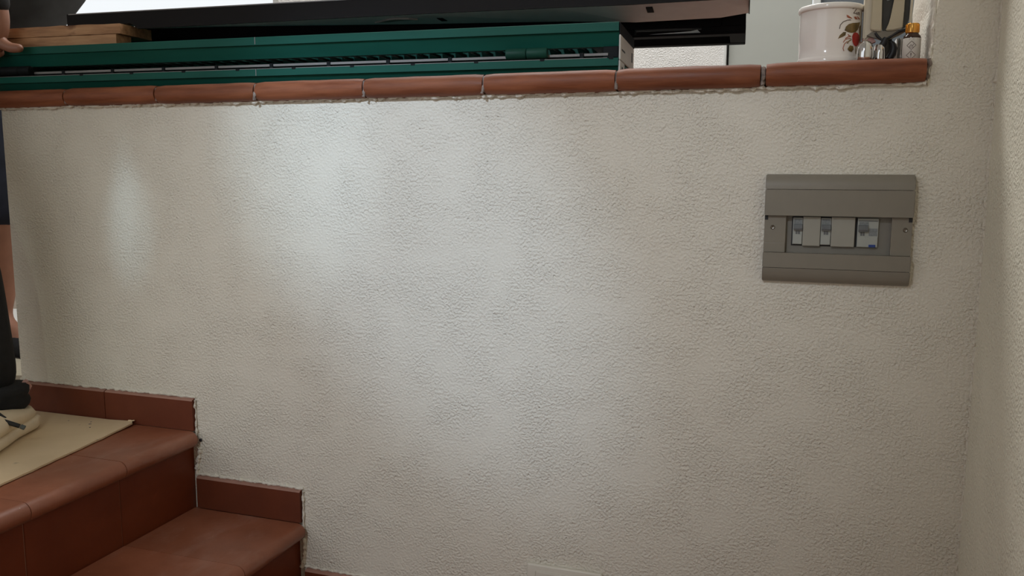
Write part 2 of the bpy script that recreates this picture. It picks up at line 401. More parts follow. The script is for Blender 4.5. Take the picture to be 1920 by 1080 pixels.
# coping of bullnose tiles on the parapet
cop = sempty('trim_1')
L = .2379; c0 = -.0453
ZT = .7255
def coping(x0, x1, dy=0, dz=0):
    rings = []; prof = [(.16, ZC), (-.006, ZC - .001)]
    for k in range(13):
        a = math.radians(-80 - k * 15.5)   # bottom round to top
        prof.append((-.0085 + .0175 * math.cos(a) * 1.0 - 0, (ZC + ZT) / 2 + .0183 * math.sin(a)))
    prof += [(-.004, ZT), (.16, ZT)]
    bmx = bmesh.new(); n = 14
    for i in range(n + 1):
        x = x0 + (x1 - x0) * i / n
        e = .0022 if i in (0, n) else 0
        rings.append([(x, p[0] + dy + (e if p[0] < 0 else 0), p[1] + dz - (e * .5 if p[1] > .71 else -e * .5) + .0006 * noise.noise((x * 30, p[0] * 60, p[1] * 60))) for p in prof])
    return loft(bmx, rings)
gaps = {}
for i in range(-2, 6):
    x0 = max(c0 + i * L, -.502); g = .0022 if i < 4 else .0022
    x1 = min(c0 + (i + 1) * L, XJ)
    ga = .0045 if i == 5 else .0018
    gb = .0045 if i == 4 else (.0018 if i < 5 else .002)
    obj('coping_tile', coping(x0 + ga, x1 - gb, random.uniform(-.0008, .0008), random.uniform(-.0007, .0007)), 'coping', cop, 'all' if False else True)
    if i == -2: continue
    bmj = bmesh.new(); box(bmj, x0 - .004, x0 + .004, -.0195, .16, ZC + .003, ZT - .004, .004, 2)
    obj('mortar_joint', bmj, 'mortar', cop)
    if i >= 1:
        bmj = bmesh.new(); bead(bmj, (x0, -.022, ZC + .001), (x0 + .002, -.020, ZC + .016), .0036, .002, .8, i); obj('mortar_crumb', bmj, 'mortar', cop, True)
obj('coping_bed', B(-.502, XJ, .1605, .335, ZC, ZT - .002), 'tread', cop)
bm = bmesh.new(); bead(bm, (XL, -.004, ZC - .001), (XJ, -.004, ZC - .001), .0045, .005, .8, 6); obj('plaster_line', bm, 'plaster', cop, True)
bm = bmesh.new(); bead(bm, (XJ - .001, -.004, ZC + .002), (XJ + .001, -.003, ZT), .0035, .002, 1.0, 9); obj('mortar_crumb', bm, 'mortar', cop, True)

# ------------------------------------------------------------------ consumer unit on the wall
cu = thing('fuse_box', 'taupe plastic fuse box with two breakers and a residual switch on the white wall', 'fuse box', (1.265, 0, .4635))
def lx(x): return x - 1.265
def lz(z): return z - .4635
X0, X1 = lx(1.1555), lx(1.3768)
def cover(zs):   # list of (y, z)
    bmx = bmesh.new()
    prism(bmx, zs, X0, X1, 'x'); es = [e for e in bmx.edges if abs(e.verts[0].co.x - e.verts[1].co.x) < 1e-6]
    bmesh.ops.bevel(bmx, geom=es, offset=.001, segments=2, affect='EDGES'); return bmx
obj('top_cover', cover([(0, lz(.4850)), (-.0205, lz(.4850)), (-.0198, lz(.5265)), (-.0, lz(.5265))]), 'panel_grey', cu, True)
obj('top_moulding', cover([(0, lz(.5272)), (-.0196, lz(.5272)), (-.0190, lz(.533)), (-.0170, lz(.540)), (-.0125, lz(.5465)), (-.006, lz(.5502)), (0, lz(.5510))]), 'panel_grey', cu, True)
obj('bottom_cover', cover([(0, lz(.4005)), (-.0200, lz(.4005)), (-.0205, lz(.4245)), (0, lz(.4245))]), 'panel_grey', cu, True)
obj('bottom_moulding', cover([(0, lz(.3998)), (-.0198, lz(.3998)), (-.0190, lz(.395)), (-.0165, lz(.387)), (-.0125, lz(.380)), (-.007, lz(.3768)), (0, lz(.3762))]), 'panel_grey', cu, True)
for xa, xb in ((1.1560, 1.1895), (1.3465, 1.3762)):
    sp = obj('side_plate', B(lx(xa), lx(xb), -.0135, 0, lz(.4246), lz(.4849), .0008), 'panel_grey', cu)
    xs = 1.1690 if xa < 1.2 else 1.3665
    bs = bmesh.new(); lathe(bs, [(.0036, 0), (.0036, .0010), (.0026, .0018), (.0008, .0012)], 16)
    box(bs, -.0028, .0028, -.0005, .0005, .0008, .0017)
    bmesh.ops.rotate(bs, cent=(0, 0, 0), matrix=Matrix.Rotation(math.radians(90), 3, 'X') @ Matrix.Rotation(math.radians(40), 3, 'Z'), verts=bs.verts)
    bmesh.ops.translate(bs, vec=(lx(xs), -.0132, lz(.4655)), verts=bs.verts); obj('screw', bs, 'screw', sp)
    xl_ = 1.1562 if xa < 1.2 else 1.3705
    obj('latch_slot', B(lx(xl_), lx(xl_ + .0052), -.0142, -.012, lz(.4775), lz(.4849)), 'black', sp)
obj('lower_insert', B(lx(1.1558), lx(1.1892), -.0145, -.010, lz(.4247), lz(.4405), .0008), 'panel_grey', cu)
obj('recess_panel', B(lx(1.1890), lx(1.3470), -.0045, 0, lz(.4200), lz(.4880)), 'panel_in', cu)
obj('recess_shadow_gap', B(lx(1.1985), lx(1.2975), -.0050, -.004, lz(.4360), lz(.4835)), 'black', cu)
def breaker(x0, x1):
    z0, z1 = .4385, .4815; h = z1 - z0
    b = obj('breaker', B(lx(x0), lx(x1), -.0095, -.004, lz(z0), lz(z1), .0006), 'breaker_white', cu)
    wd = x1 - x0
    obj('label', B(lx(x0 + .001), lx(x1 - .001), -.0098, -.0093, lz(z0 + .66 * h), lz(z0 + .97 * h)), 'label_grey', b)
    obj('label_line', B(lx(x0 + .0018), lx(x1 - .0018), -.0100, -.0096, lz(z0 + .915 * h), lz(z0 + .945 * h)), 'breaker_grey', b)
    p = [(-.009, lz(z0 + .54 * h)), (-.0135, lz(z0 + .53 * h)), (-.0145, lz(z0 + .60 * h)), (-.0115, lz(z0 + .74 * h)), (-.009, lz(z0 + .76 * h))]
    obj('toggle', prism(bmesh.new(), p, lx(x0 + .0012), lx(x1 - .0004), 'x'), 'breaker_grey', b)
    for k in (.30, .55):
        obj('terminal_slot', B(lx(x0 + k * wd), lx(x0 + (k + .2) * wd), -.0099, -.0090, lz(z0 + .385 * h), lz(z0 + .51 * h)), 'breaker_grey', b)
    obj('lower_front', B(lx(x0 + .0004), lx(x1 - .0004), -.0105, -.009, lz(z0 + .01 * h), lz(z0 + .37 * h), .0005, seg=1), 'breaker_white', b)
breaker(1.2003, 1.2152); breaker(1.2430, 1.2582)
for x0, x1 in ((1.2156, 1.2424), (1.2586, 1.2938)):
    obj('blank_cover', B(lx(x0), lx(x1), -.0115, -.004, lz(.4362), lz(.4838), .0012), 'blank', cu)
z0, z1 = .4365, .4820; h = z1 - z0
rb = obj('residual_breaker', B(lx(1.2975), lx(1.3282), -.0095, -.004, lz(z0), lz(z1), .0006), 'breaker_white', cu)
obj('label', B(lx(1.2990), lx(1.3270), -.0099, -.0093, lz(z0 + .90 * h), lz(z0 + .93 * h)), 'breaker_grey', rb)
obj('label', B(lx(1.3000), lx(1.3135), -.0099, -.0093, lz(z0 + .74 * h), lz(z0 + .88 * h)), 'label_grey', rb)
obj('label', B(lx(1.3145), lx(1.3270), -.0098, -.0093, lz(z0 + .40 * h), lz(z0 + .66 * h)), 'label_grey', rb)
p = [(-.009, lz(z0 + .55 * h)), (-.0145, lz(z0 + .54 * h)), (-.0155, lz(z0 + .62 * h)), (-.012, lz(z0 + .76 * h)), (-.009, lz(z0 + .78 * h))]
obj('toggle', prism(bmesh.new(), p, lx(1.2990), lx(1.3130), 'x'), 'breaker_grey', rb)
for k in (.0032, .0068): obj('terminal_slot', B(lx(1.2990 + k), lx(1.2990 + k + .0026), -.0100, -.009, lz(z0 + .40 * h), lz(z0 + .53 * h)), 'breaker_grey', rb)
obj('lower_front', B(lx(1.2980), lx(1.3278), -.0104, -.009, lz(z0 + .01 * h), lz(z0 + .37 * h), .0005, seg=1), 'breaker_white', rb)
obj('test_button', B(lx(1.3150), lx(1.3250), -.0116, -.0100, lz(z0 + .005 * h), lz(z0 + .10 * h), .0006), 'blue', rb)

# blank cover plate low on the wall
pl = thing('cover_plate', 'plain white blank cover plate low on the wall at the bottom edge', 'cover plate', (.8235, 0, -.181))
bm = B(-.0725, .0725, -.0085, 0, -.078, 0, .003, seg=3); o = obj('plate', bm, 'white_plate' if 'white_plate' in M else 'plaster', pl, True)
M['white_plate'] = plain('ivory_plastic', (0.70, 0.655, 0.555), 0.4, var=0.02); o.data.materials[0] = M['white_plate']
obj('inner_plate', B(-.055, .055, -.0098, -.008, -.068, -.012, .002), 'white_plate', pl)

# ------------------------------------------------------------------ shutters lying on the coping
TH = .059
def shutter(name, label, z0, z1, lip, xl, hinge_white):
    t = thing(name, label, 'shutter', (.889, .08, z0), TH, 'green shutters on the parapet')
    h = z1 - z0; lo = lip - z0
    p = [(.020, 0), (.0055, lo - .0010), (0, lo), (0, h - .001), (.001, h), (.0045, h), (.0045, h - .004), (.034, h - .004), (.034, 0)]
    obj('front_stile', prism(bmesh.new(), p, -xl, 0, 'x'), 'green', t)
    if z0 < .75: obj('edge_strip', B(-xl + .12, -.02, .0008, .0040, h - .0006, h + .0008), 'alu', t)
    obj('rear_stile', B(-xl, 0, .166, .2, 0, h, .001, seg=1), 'green', t)
    for a in (-.055, -xl):
        obj('end_rail', B(a, a + .055, .0345, .1655, .002, h - .002), 'green', t)
    n = int((xl - .12) / .0285); me = None
    for k in range(n):
        x = -.068 - k * .0285
        if me is None:
            bs = B(-.015, .015, .034, .166, -.0025, .0025, .001, seg=1)
            bmesh.ops.rotate(bs, cent=(0, 0, 0), matrix=Matrix.Rotation(math.radians(32), 3, 'Y'), verts=bs.verts)
            o = obj('louvre_slat', bs, 'green', t); me = o.data
        else:
            o = bpy.data.objects.new('louvre_slat', me); C.objects.link(o); o.parent = t
        o.location = (x, 0, h * .5)
    if z0 > .75:
        ec = obj('end_cap', B(0.0002, .0035, .004, .190, -.026, .0185, .001, seg=1), 'white_cap', t)
        obj('upper_cap', B(0.0002, .0030, .004, .197, .0187, h - .001, .001, seg=1), 'rubber', t)
        obj('cap_slot', B(.0034, .0040, .155, .168, -.012, .006), 'black', ec)
        obj('cap_slot', B(.0034, .0040, .02, .06, -.008, -.005), 'black', ec)
    else:
        ec = obj('end_cap', B(0.0002, .0035, .002, .060, .001, h - .004, .001, seg=1), 'white_cap', t)
        obj('cap_slot', B(.0034, .0040, .022, .036, h * .2, h * .55), 'black', ec)
    return t
s1 = shutter('shutter', 'dark green louvred shutter lying directly on the terracotta coping, lower of two', ZT + .0008, .7570, .7432, 1.62, 0)
s2 = shutter('shutter', 'dark green louvred shutter on top of the other green shutter, upper of two', .7795, .8195, .8040, 1.62, 0)
# gasket, lock rod with clips, hinges: parts of the lower shutter
obj('gasket', B(-1.6, -.012, .020, .19, .7570 - ZT - .0008, .7570 - ZT + .0050), 'rubber', s1)
rod = obj('lock_rod', B(-1.29, -.02, .010, .020, .7622 - ZT - .0008, .7672 - ZT - .0008, .0006, seg=1), 'alu', s1)
for k in range(10):
    x = -1.215 + k * .127
    obj('rod_clip', B(x, x + .008, .008, .0215, .7575 - ZT - .0008, .7688 - ZT - .0008, .001, seg=1), 'rubber', rod)
    obj('lip_notch', B(x + .055, x + .063, -.0006, .004, .7545 - ZT - .0008, .7585 - ZT - .0008), 'rubber', rod)
for x0, x1, mt in ((-.2085, -.1305, 'green_dark'), (-1.40, -1.2885, 'rubber')):
    hz = .7692 - ZT - .0008
    bmx = bmesh.new(); xm = (x0 + x1) / 2 if mt == 'green_dark' else x1 - .03
    for a, b in ((x0, xm - .0006), (xm + .0006, x1)):
        tube(bmx, [(a, .002, hz), (a + .001, .002, hz), (b - .002, .002, hz), (b, .002, hz)], [.0090, .0100, .0100, .0085], 20)
    hg = obj('hinge', bmx, mt, s1, True)
    obj('hinge_leaf', B(x0 + .004, x1 - .004, .012, .026, hz - .0100, hz + .0090), mt, hg)
for x in (-1.5, -.95, -.4):
    obj('spacer_block', B(x, x + .05, .15, .185, .0318, .0532), 'rubber', s1)
obj('corner_bracket', B(-.030, -.001, .012, .05, .0318, .0528, .002), 'rubber', s1)

# joint lines of the stile (factory splices)
for s in (s1, s2):
    hh = .0312 if s is s1 else .040
    obj('splice', B(-.7335, -.7320, -.0005, .004, hh - .014, hh), 'alu', s)

# black flat frame (lower) and long dark window profile (upper)
f2 = thing('black_frame', 'matt black slotted frame lying behind the green shutters and jutting out to the right', 'window frame', (.889, .08, .8195), TH)
XE = .2175
bm = bmesh.new()
box(bm, -1.5, .172, .186, .215, .0145, .0640, .001, 1); box(bm, -1.5, XE, .186, .215, 0, .0045, .0006, 1)
obj('side_rail', bm, 'black_sheet', f2)
obj('end_block', B(.1345, XE, .1862, .2148, .0046, .0144), 'black_sheet', f2)
obj('end_plate', B(.1722, XE, .1862, .2148, .0146, .054, .001, seg=1), 'black_sheet', f2)
obj('filler_rail', B(-1.5, .004, .1862, .2148, .0046, .0144), 'black_sheet', f2)
p = [(.030, .0046), (.134, .0046), (.126, .0125), (.112, .0100), (.030, .0066)]
obj('slot_highlight', prism(bmesh.new(), [(a, b) for a, b in p], .200, .206, 'y'), 'white_paint', f2)  # white strip paints in the bright highlight along the slot
obj('rear_rail', B(-1.5, XE, .31, .335, 0, .036, .001, seg=1), 'black_sheet', f2)
for x in (-1.5, XE - .03): obj('cross_rail', B(x, x + .03, .2152, .3098, 0.001, .034, .001, seg=1), 'black_sheet', f2)

f1 = thing('window_profile', 'long dark brown aluminium window profile with slotted grey underside lying on the stack', 'window profile', (.889, .08, 0), TH)
xs = [-1.22, -1.055, -1.04, -.9, -.415, -.127, .011, .171, .222]; zb = [.882, .880, .876, .8705, .8565, .8495, .8420, .8440, .8505]
zf = [.868, .866, .8545, .8550, .8568, .8562, .8550, .8568, .8578]
FY, BY = .04, .148
ZTOP = .8915
front = bmesh.new()
loft(front, [[(x, FY, z), (x, FY + .004, z), (x, FY + .004, ZTOP + .028 * 0), (x, FY, ZTOP)] for x, z in zip(xs, zf)])
obj('front_face', front, 'bronze', f1)
tp = bmesh.new(); loft(tp, [[(x, FY + .0042, ZTOP - .003), (x, BY + .02, ZTOP - .003 + .012), (x, BY + .02, ZTOP + .012), (x, FY + .0042, ZTOP)] for x in xs]); obj('top_face', tp, 'bronze', f1)
un = bmesh.new(); loft(un, [[(x, FY + .0042, z + .0002), (x, BY, b), (x, BY, b + .003), (x, FY + .0042, z + .0032)] for x, z, b in zip(xs, zf, zb)])
uo = obj('underside', un, 'grey_under', f1)
bk = bmesh.new(); loft(bk, [[(x, BY, b + .0032), (x, BY + .02, b + .0032), (x, BY + .02, ZTOP + .0085), (x, BY, ZTOP + .0085)] for x, b in zip(xs, zb)]); obj('rear_face', bk, 'bronze', f1)
obj('edge_lip', B(-1.215, .21, FY - .0012, FY + .002, ZTOP - .0015, ZTOP + .0006), 'alu', f1)
obj('end_cap', B(.2222, .2240, FY, BY + .02, .852, ZTOP), 'bronze', f1)
def under_z(x, y):
    for i in range(len(xs) - 1):
        if xs[i] <= x <= xs[i + 1]:
            t = (x - xs[i]) / (xs[i + 1] - xs[i]); a = zf[i] + t * (zf[i + 1] - zf[i]); b = zb[i] + t * (zb[i + 1] - zb[i])
            return a + (b - a) * (y - FY) / (BY - FY)
for x, y, wx, wy in ((-.525, .10, .011, .022), (-.370, .10, .012, .030), (.046, .075, .012, .03), (-.62, .075, .010, .010)):
    z = under_z(x, y)
    bs = B(-wx / 2, wx / 2, -wy / 2, wy / 2, -.0012, .001)
    bmesh.ops.rotate(bs, cent=(0, 0, 0), matrix=Matrix.Rotation(math.atan2(under_z(x, BY) - under_z(x, FY), BY - FY), 3, 'X'), verts=bs.verts)
    bmesh.ops.translate(bs, vec=(x, y, z), verts=bs.verts)
    obj('slot', bs, 'black_sheet', uo)
cl = bmesh.new()
pts = [(-.515, .098), (-.497, .088), (-.478, .072), (-.455, .064), (-.430, .070), (-.415, .082), (-.437, .078), (-.462, .084), (-.485, .094)]
va = [cl.verts.new((x, y, under_z(x, y) - .004)) for x, y in pts]; vb = [cl.verts.new((x, y, under_z(x, y) - .0005)) for x, y in pts]
for i in range(len(pts)): cl.faces.new((va[i], va[(i + 1) % len(pts)], vb[(i + 1) % len(pts)], vb[i]))
cl.faces.new(va); cl.faces.new(vb[::-1])
obj('corner_clip', cl, 'alu', uo)

# ------------------------------------------------------------------ wooden pieces on the shutters
def plank(name, label, x0, x1, y0, y1, z0, z1, seed):
    bm = bmesh.new(); n = 24
    rings = []
    for i in range(n + 1):
        x = x0 + (x1 - x0) * i / n; j = lambda k: .0012 * noise.noise((x * 25, k * 9.3, seed))
        rings.append([(x, y0 + j(1), z0 + j(2)), (x, y1 + j(3), z0 + j(4)), (x, y1 + j(5), z1 + j(6)), (x, y0 + j(7), z1 + j(8))])
    loft(bm, rings); o = obj(name, bm, 'wood'); o.location = (.889, .08, 0); o.rotation_euler = (0, 0, TH)
    return tag(o, label, 'plank')
plank('timber_plank', 'rough pine plank, upper of two, resting on a batten above the green shutters', -1.52, -1.0615, .012, .112, .8416, .8625, 1)
plank('timber_batten', 'rough pine batten sandwiched between upper plank and the green shutter', -1.50, -1.0735, .014, .060, .8206, .8408, 2)
bm = bmesh.new()
pp = [(-1.165, .10), (-1.125, .098), (-1.142, .145), (-1.17, .14)]
a = [bm.verts.new((x, y, .8632 + k)) for (x, y), k in zip(pp, (0, 0, .016, .003))]; b = [bm.verts.new((x, y + .001, .8642 + k)) for (x, y), k in zip(pp, (0, 0, .016, .003))]
for i in range(4): bm.faces.new((a[i], a[(i + 1) % 4], b[(i + 1) % 4], b[i]))
bm.faces.new(a); bm.faces.new(b[::-1])
o = obj('paper_scrap', bm, 'paper'); o.location = (.889, .08, 0); o.rotation_euler = (0, 0, TH)
tag(o, 'small white paper scrap standing up behind the pine plank', 'paper')

# ------------------------------------------------------------------ things at the right end of the coping
JX, JY = 1.2445, .125
jar = thing('storage_jar', 'large cream ceramic jar with painted fruit and lettering on the coping', 'jar', (JX, JY, ZT))
prof = [(.040, .0003), (.047, .0006), (.0505, .003), (.0522, .007), (.0526, .013), (.0520, .0175), (.0506, .0195), (.0496, .021), (.0498, .035), (.0500, .06), (.0498, .080), (.0496, .0955),
        (.0500, .0962), (.0516, .0966), (.0527, .0982), (.0530, .1005), (.0525, .1035), (.0510, .1055), (.0490, .1060), (.0470, .105), (.0462, .098), (.0460, .03), (.043, .012), (.02, .010)]
obj('body', lathe(bmesh.new(), prof, 64), 'ceramic', jar, 'all')
A0 = math.atan2(-1.4534 - JY, 1.2059 - JX)     # towards the viewer
def on_jar(du, z, r=.0507):
    a = A0 + math.asin(max(-.985, min(.985, du / .0503))); return (r * math.cos(a), r * math.sin(a), z)
def pu(px): return (px - 1556.5) * .000872      # sideways offset of a mark from the jar's middle
def pz(py): return .0230 + (107 - py) * .000866
def decal(name, pts, mat, r=.0507, parent=None):
    bm = bmesh.new(); P = [Vector((pu(x), pz(y), 0)) for x, y in pts]
    c = sum(P, Vector()) / len(P); rings = []
    vc = bm.verts.new(on_jar(c.x, c.y, r + .0003)); mid = []; out = []
    for p in P:
        q = c.lerp(p, .55); mid.append(bm.verts.new(on_jar(q.x, q.y, r + .0002))); out.append(bm.verts.new(on_jar(p.x, p.y, r - .0003)))
    n = len(P)
    for i in range(n):
        j = (i + 1) % n; bm.faces.new((vc, mid[i], mid[j])); bm.faces.new((mid[i], out[i], out[j], mid[j]))
    return obj(name, bm, mat, parent or jar, 'all')
def stroke(name, pts, wd, mat):
    bm = bmesh.new(); P = []
    for (x0, y0), (x1, y1) in zip(pts, pts[1:]):
        for k in range(4): P.append((x0 + (x1 - x0) * k / 4, y0 + (y1 - y0) * k / 4))
    P.append(pts[-1])
    tube(bm, [on_jar(pu(x), pz(y), .0502) for x, y in P], wd, 6); return obj(name, bm, mat, jar, 'all')
leaf1 = [(1582, 64), (1584, 57), (1589, 52), (1596, 49.5), (1604, 48), (1609, 46), (1608, 53), (1606, 60), (1602, 66), (1595, 68), (1588, 67)]
decal('painted_leaf', leaf1, 'leaf')
decal('painted_leaf', [(1571, 80), (1574, 73), (1580, 67), (1585, 67), (1584, 73), (1579, 76), (1574, 78)], 'leaf')
decal('painted_leaf', [(1589, 98), (1593, 91), (1599, 92), (1600, 98), (1597, 103), (1592, 102)], 'leaf')
decal('painted_leaf', [(1608, 55), (1611, 50), (1611.5, 70), (1610.5, 85), (1609, 75)], 'leaf')
decal('painted_fruit', [(1596, 74), (1598, 68), (1602, 66), (1606, 67), (1609, 71), (1609.5, 80), (1608, 88), (1604, 92.5), (1600, 90), (1597, 84)], 'red', .0509)
for q in ([(1584, 35), (1588, 36.5), (1593, 40), (1595, 42), (1588, 41), (1585, 39)], [(1597, 38), (1601, 37), (1605, 42), (1600, 42)], [(1602, 36), (1605, 37), (1609, 41), (1606, 41)], [(1588, 70), (1592, 73), (1594, 75), (1589, 73.5)]):
    decal('painted_petal', q, 'rust')
stroke('painted_stem', [(1573, 61), (1574, 54), (1579, 48), (1586, 45), (1592, 44)], .0006, 'ink')
stroke('painted_stem', [(1584, 79), (1588, 76), (1594, 74)], .0007, 'rust')
stroke('painted_stem', [(1581, 86), (1583, 82), (1588, 79), (1594, 78)], .0006, 'rust')
stroke('painted_stem', [(1583, 102), (1581, 97), (1583, 89), (1588, 84)], .0006, 'rust')
stroke('painted_stem', [(1588, 88), (1590, 84), (1595, 80)], .0008, 'leaf')
stroke('painted_stem', [(1604, 93), (1604, 100), (1605, 106)], .0006, 'leaf')
# lettering "Zin"
for q in ([(1597, 24), (1597.4, 22.2), (1604.5, 21.6), (1598.4, 31.5), (1603.5, 31)], [(1604.5, 28.5), (1604.3, 33.5)], [(1606.5, 33.5), (1606.8, 28.5), (1608.8, 28.5), (1609, 33.5)]):
    stroke('lettering', [(x - 2, y) for x, y in q], .00055, 'ink')

# beige two-armed clip tool standing upside down
tl = thing('clamp_tool', 'beige two-armed clamp tool with a black crossed strap beside the painted jar', 'tool', (1.326, .105, ZT))
def TX(px, y=.105): return (px - 1640) * .000883 + 1.3157 - 1.326
def TZ(py): return (110 - py) * .00089 + .0160 - 0.0
def arm(name, pts, y0, y1, mat, bev=.0015):
    bm = prism(bmesh.new(), [(TX(x), TZ(y)) for x, y in pts], y0, y1, 'y')
    if bev: bmesh.ops.bevel(bm, geom=list(bm.edges), offset=bev, segments=2, affect='EDGES')
    return obj(name, bm, mat, tl, True)
arm('left_body', [(1616.5, -40), (1616.5, 76), (1620, 79), (1638, 64), (1638, -40)], -.012, .02, 'beige', .003)
arm('left_arm', [(1628, -40), (1628, 60), (1633, 62), (1648, 64), (1646.5, 40), (1644, -40)], -.020, -.0125, 'beige_dark')
arm('right_arm', [(1671, -40), (1663, 40), (1654, 63), (1668, 63), (1683, 60), (1683.5, 30), (1684.5, -40)], -.020, -.0125, 'beige_dark')
arm('dark_core', [(1640, -40), (1645, 50), (1650, 62), (1660, 62), (1690, 58), (1694, 40), (1694, -40)], -.0105, .012, 'smoke', 0)
arm('right_edge', [(1695, -40), (1694, 54), (1688, 60), (1680, 62), (1681, 65), (1692, 63), (1698, 56), (1699, -40)], -.0165, -.0115, 'beige', .0008)
arm('clear_insert', [(1650, -40), (1652, 5), (1655, 9), (1659, 8), (1660, -40)], -.0125, -.0108, 'label_grey', 0)
arm('pivot_plate', [(1622, 70), (1632, 63), (1684, 62), (1692, 64), (1680, 71), (1664, 78), (1648, 79), (1632, 73)], -.0155, -.009, 'screw', .001)
arm('peach_foot', [(1617, 74), (1617, 88), (1640, 80), (1634, 72)], -.008, .006, 'pink', 0)
def strap(pts, r, mat='black', y=-.020):
    return obj('strap', tube(bmesh.new(), [(TX(x), y - .002 * i / len(pts), TZ(z)) for i, (x, z) in enumerate(pts)], r, 10), mat, tl, True)
strap([(1637, 66), (1641, 72), (1648, 79), (1655, 79), (1664, 74), (1678, 65), (1692, 62)], .0019)
strap([(1656, 76), (1652, 86), (1645, 98), (1640, 106), (1637, 114)], [.0040, .0052, .0060, .0062, .0058])
strap([(1664, 80), (1669, 86), (1671, 94), (1669, 104), (1664, 113)], [.0015, .004, .0060, .0062, .0055], 'black', -.012)
# legs to the shelf
arm('rear_foot', [(1655, 62), (1655, 125.5), (1668, 125.5), (1668, 62)], -.004, .010, 'smoke', 0)

ch = thing('chrome_ball', 'shiny chrome double-lobed fitting in front of the beige tool', 'fitting', (1.298, .068, ZT))
for dx, dy, rx, hh, mt in ((.0, 0, .0135, .041, 'chrome'), (.0230, .010, .0085, .036, 'chrome')):
    bm = bmesh.new(); lathe(bm, [(.003, .0005), (rx * .95, .002), (rx, .4 * hh), (rx * .97, .62 * hh), (rx * .86, .80 * hh), (rx * .6, .93 * hh), (rx * .25, .99 * hh), (.001, hh)], 28, dx, dy)
    obj('lobe', bm, mt, ch, 'all')
wc = thing('white_carton', 'small white carton with striped grey side behind the crossed black strap', 'carton', (1.336, .135, ZT))
obj('carton_body', B(-.018, .0145, 0, .03, 0.0003, .044, .001), 'white_card', wc)
for k in range(4): obj('stripe', B(.0146 + .003 * k, .0168 + .003 * k, .0005, .03, 0.0003, .052), 'label_grey' if k % 2 else 'white_card', wc)

bt = thing('dropper_bottle', 'small brown bottle with gold cap and hazard label beside the wall jamb', 'bottle', (1.3655, .058, ZT))
obj('glass_body', lathe(bmesh.new(), [(.010, .0003), (.0128, .001), (.0132, .004), (.0132, .040), (.0124, .0430), (.0098, .0455), (.0092, .0470), (.0092, .048)], 32), 'amber', bt, 'all')
bm = bmesh.new()
NC = 28
lathe(bm, [(.0090, .0472)] + [(.0096, .0477), (.0098, .0490), (.0098, .0612), (.0092, .0624), (.004, .0626)], 32)
gc = obj('cap', bm, 'gold', bt, 'all')
for k in range(24):
    a = 2 * math.pi * k / 24
    bs = tube(bmesh.new(), [(.0098 * math.cos(a), .0098 * math.sin(a), .0488), (.0098 * math.cos(a), .0098 * math.sin(a), .0604)], .0006, 5); obj('cap_rib', bs, 'gold', gc, True)
# wrap-round label
bm = bmesh.new(); AB = math.atan2(-1.4534 - .058, 1.2059 - 1.3655)
rings = [[(r * math.cos(AB + a), r * math.sin(AB + a), z) for a in [(-1.75 + 3.5 * k / 24) for k in range(25)]] for r, z in ((.0133, .003), (.01345, .0032), (.01345, .0390), (.0133, .0392))]
loft(bm, rings, False, False); lb = obj('label', bm, 'bottle_label', bt, 'all')
def on_b(u, z): a = AB + math.asin(max(-.95, min(.95, u / .01345))); return (.01352 * math.cos(a), .01352 * math.sin(a), z)
def bl(pts, r=.00022, closed=False, nm='hazard_mark'):
    P = []; pts = pts + [pts[0]] if closed else pts
    for (x0, y0), (x1, y1) in zip(pts, pts[1:]):
        for k in range(3): P.append((x0 + (x1 - x0) * k / 3, y0 + (y1 - y0) * k / 3))
    P.append(pts[-1]); obj(nm, tube(bmesh.new(), [on_b(*p) for p in P], r, 5), 'ink', lb)
for zc in (.0275, .0125):
    bl([(-.0066, zc), (0, zc + .0066), (.0066, zc), (0, zc - .0066)], .0004, True)
bl([(-.003, .0255), (-.0005, .0285), (.001, .0262), (.003, .0292)], .0004); bl([(-.003, .0248), (.003, .0248)], .0003)
bl([(0, .0160), (0, .0115)], .0007); bl([(0, .0100), (0, .0092)], .0006)
for z in (.0374, .0362): bl([(-.009, z), (.008, z)], .00012)

# ------------------------------------------------------------------ cardboard and loose sheets
bm = bmesh.new()
edge = []
for i in range(41):
    t = i / 40; y = -.014 - t * .86; x = -.152 + .118 * t + .0022 * noise.noise((y * 30, 3, 0))
    edge.append((x, y))
edge[0] = (-.160, -.0135); edge[1] = (-.1485, -.024)
outl = [(-.92, -.0135)] + [(-.92 + .1 * k, -.0135) for k in range(1, 8)] + edge + [(-.92, -.874)]
def cz(x, y): return .0012 + .0035 * max(0, 1 - math.hypot(x + .15, y + .012) / .06) + .0015 * max(0, noise.noise((x * 6, y * 6, 1)))
top = [bm.verts.new((x, y, cz(x, y) + .0036)) for x, y in outl]; bot = [bm.verts.new((x, y, cz(x, y))) for x, y in outl]
for i in range(len(outl)): bm.faces.new((top[i], top[(i + 1) % len(outl)], bot[(i + 1) % len(outl)], bot[i]))
bm.faces.new(top); bm.faces.new(bot[::-1]); bmesh.ops.triangulate(bm, faces=[f for f in bm.faces if len(f.verts) > 4])
cb = tag(obj('cardboard_sheet', bm, 'card'), 'brown corrugated cardboard sheet laid on the terracotta landing under the shoe', 'cardboard')
bm = bmesh.new()
bead(bm, (-.1525, -.0145, .010), (-.166, -.0150, .0085), .0022, .002, 1.0, 3); obj('torn_corner', bm, 'card', cb, True)
for x, y, r in ((-.235, -.055, .0035), (-.215, -.075, .0018), (-.30, -.05, .002), (-.245, -.042, .0022)):
    obj('scuff', lathe(bmesh.new(), [(r, cz(x, y) + .0030), (r * .8, cz(x, y) + .0041)], 7, x, y), 'mortar', cb)

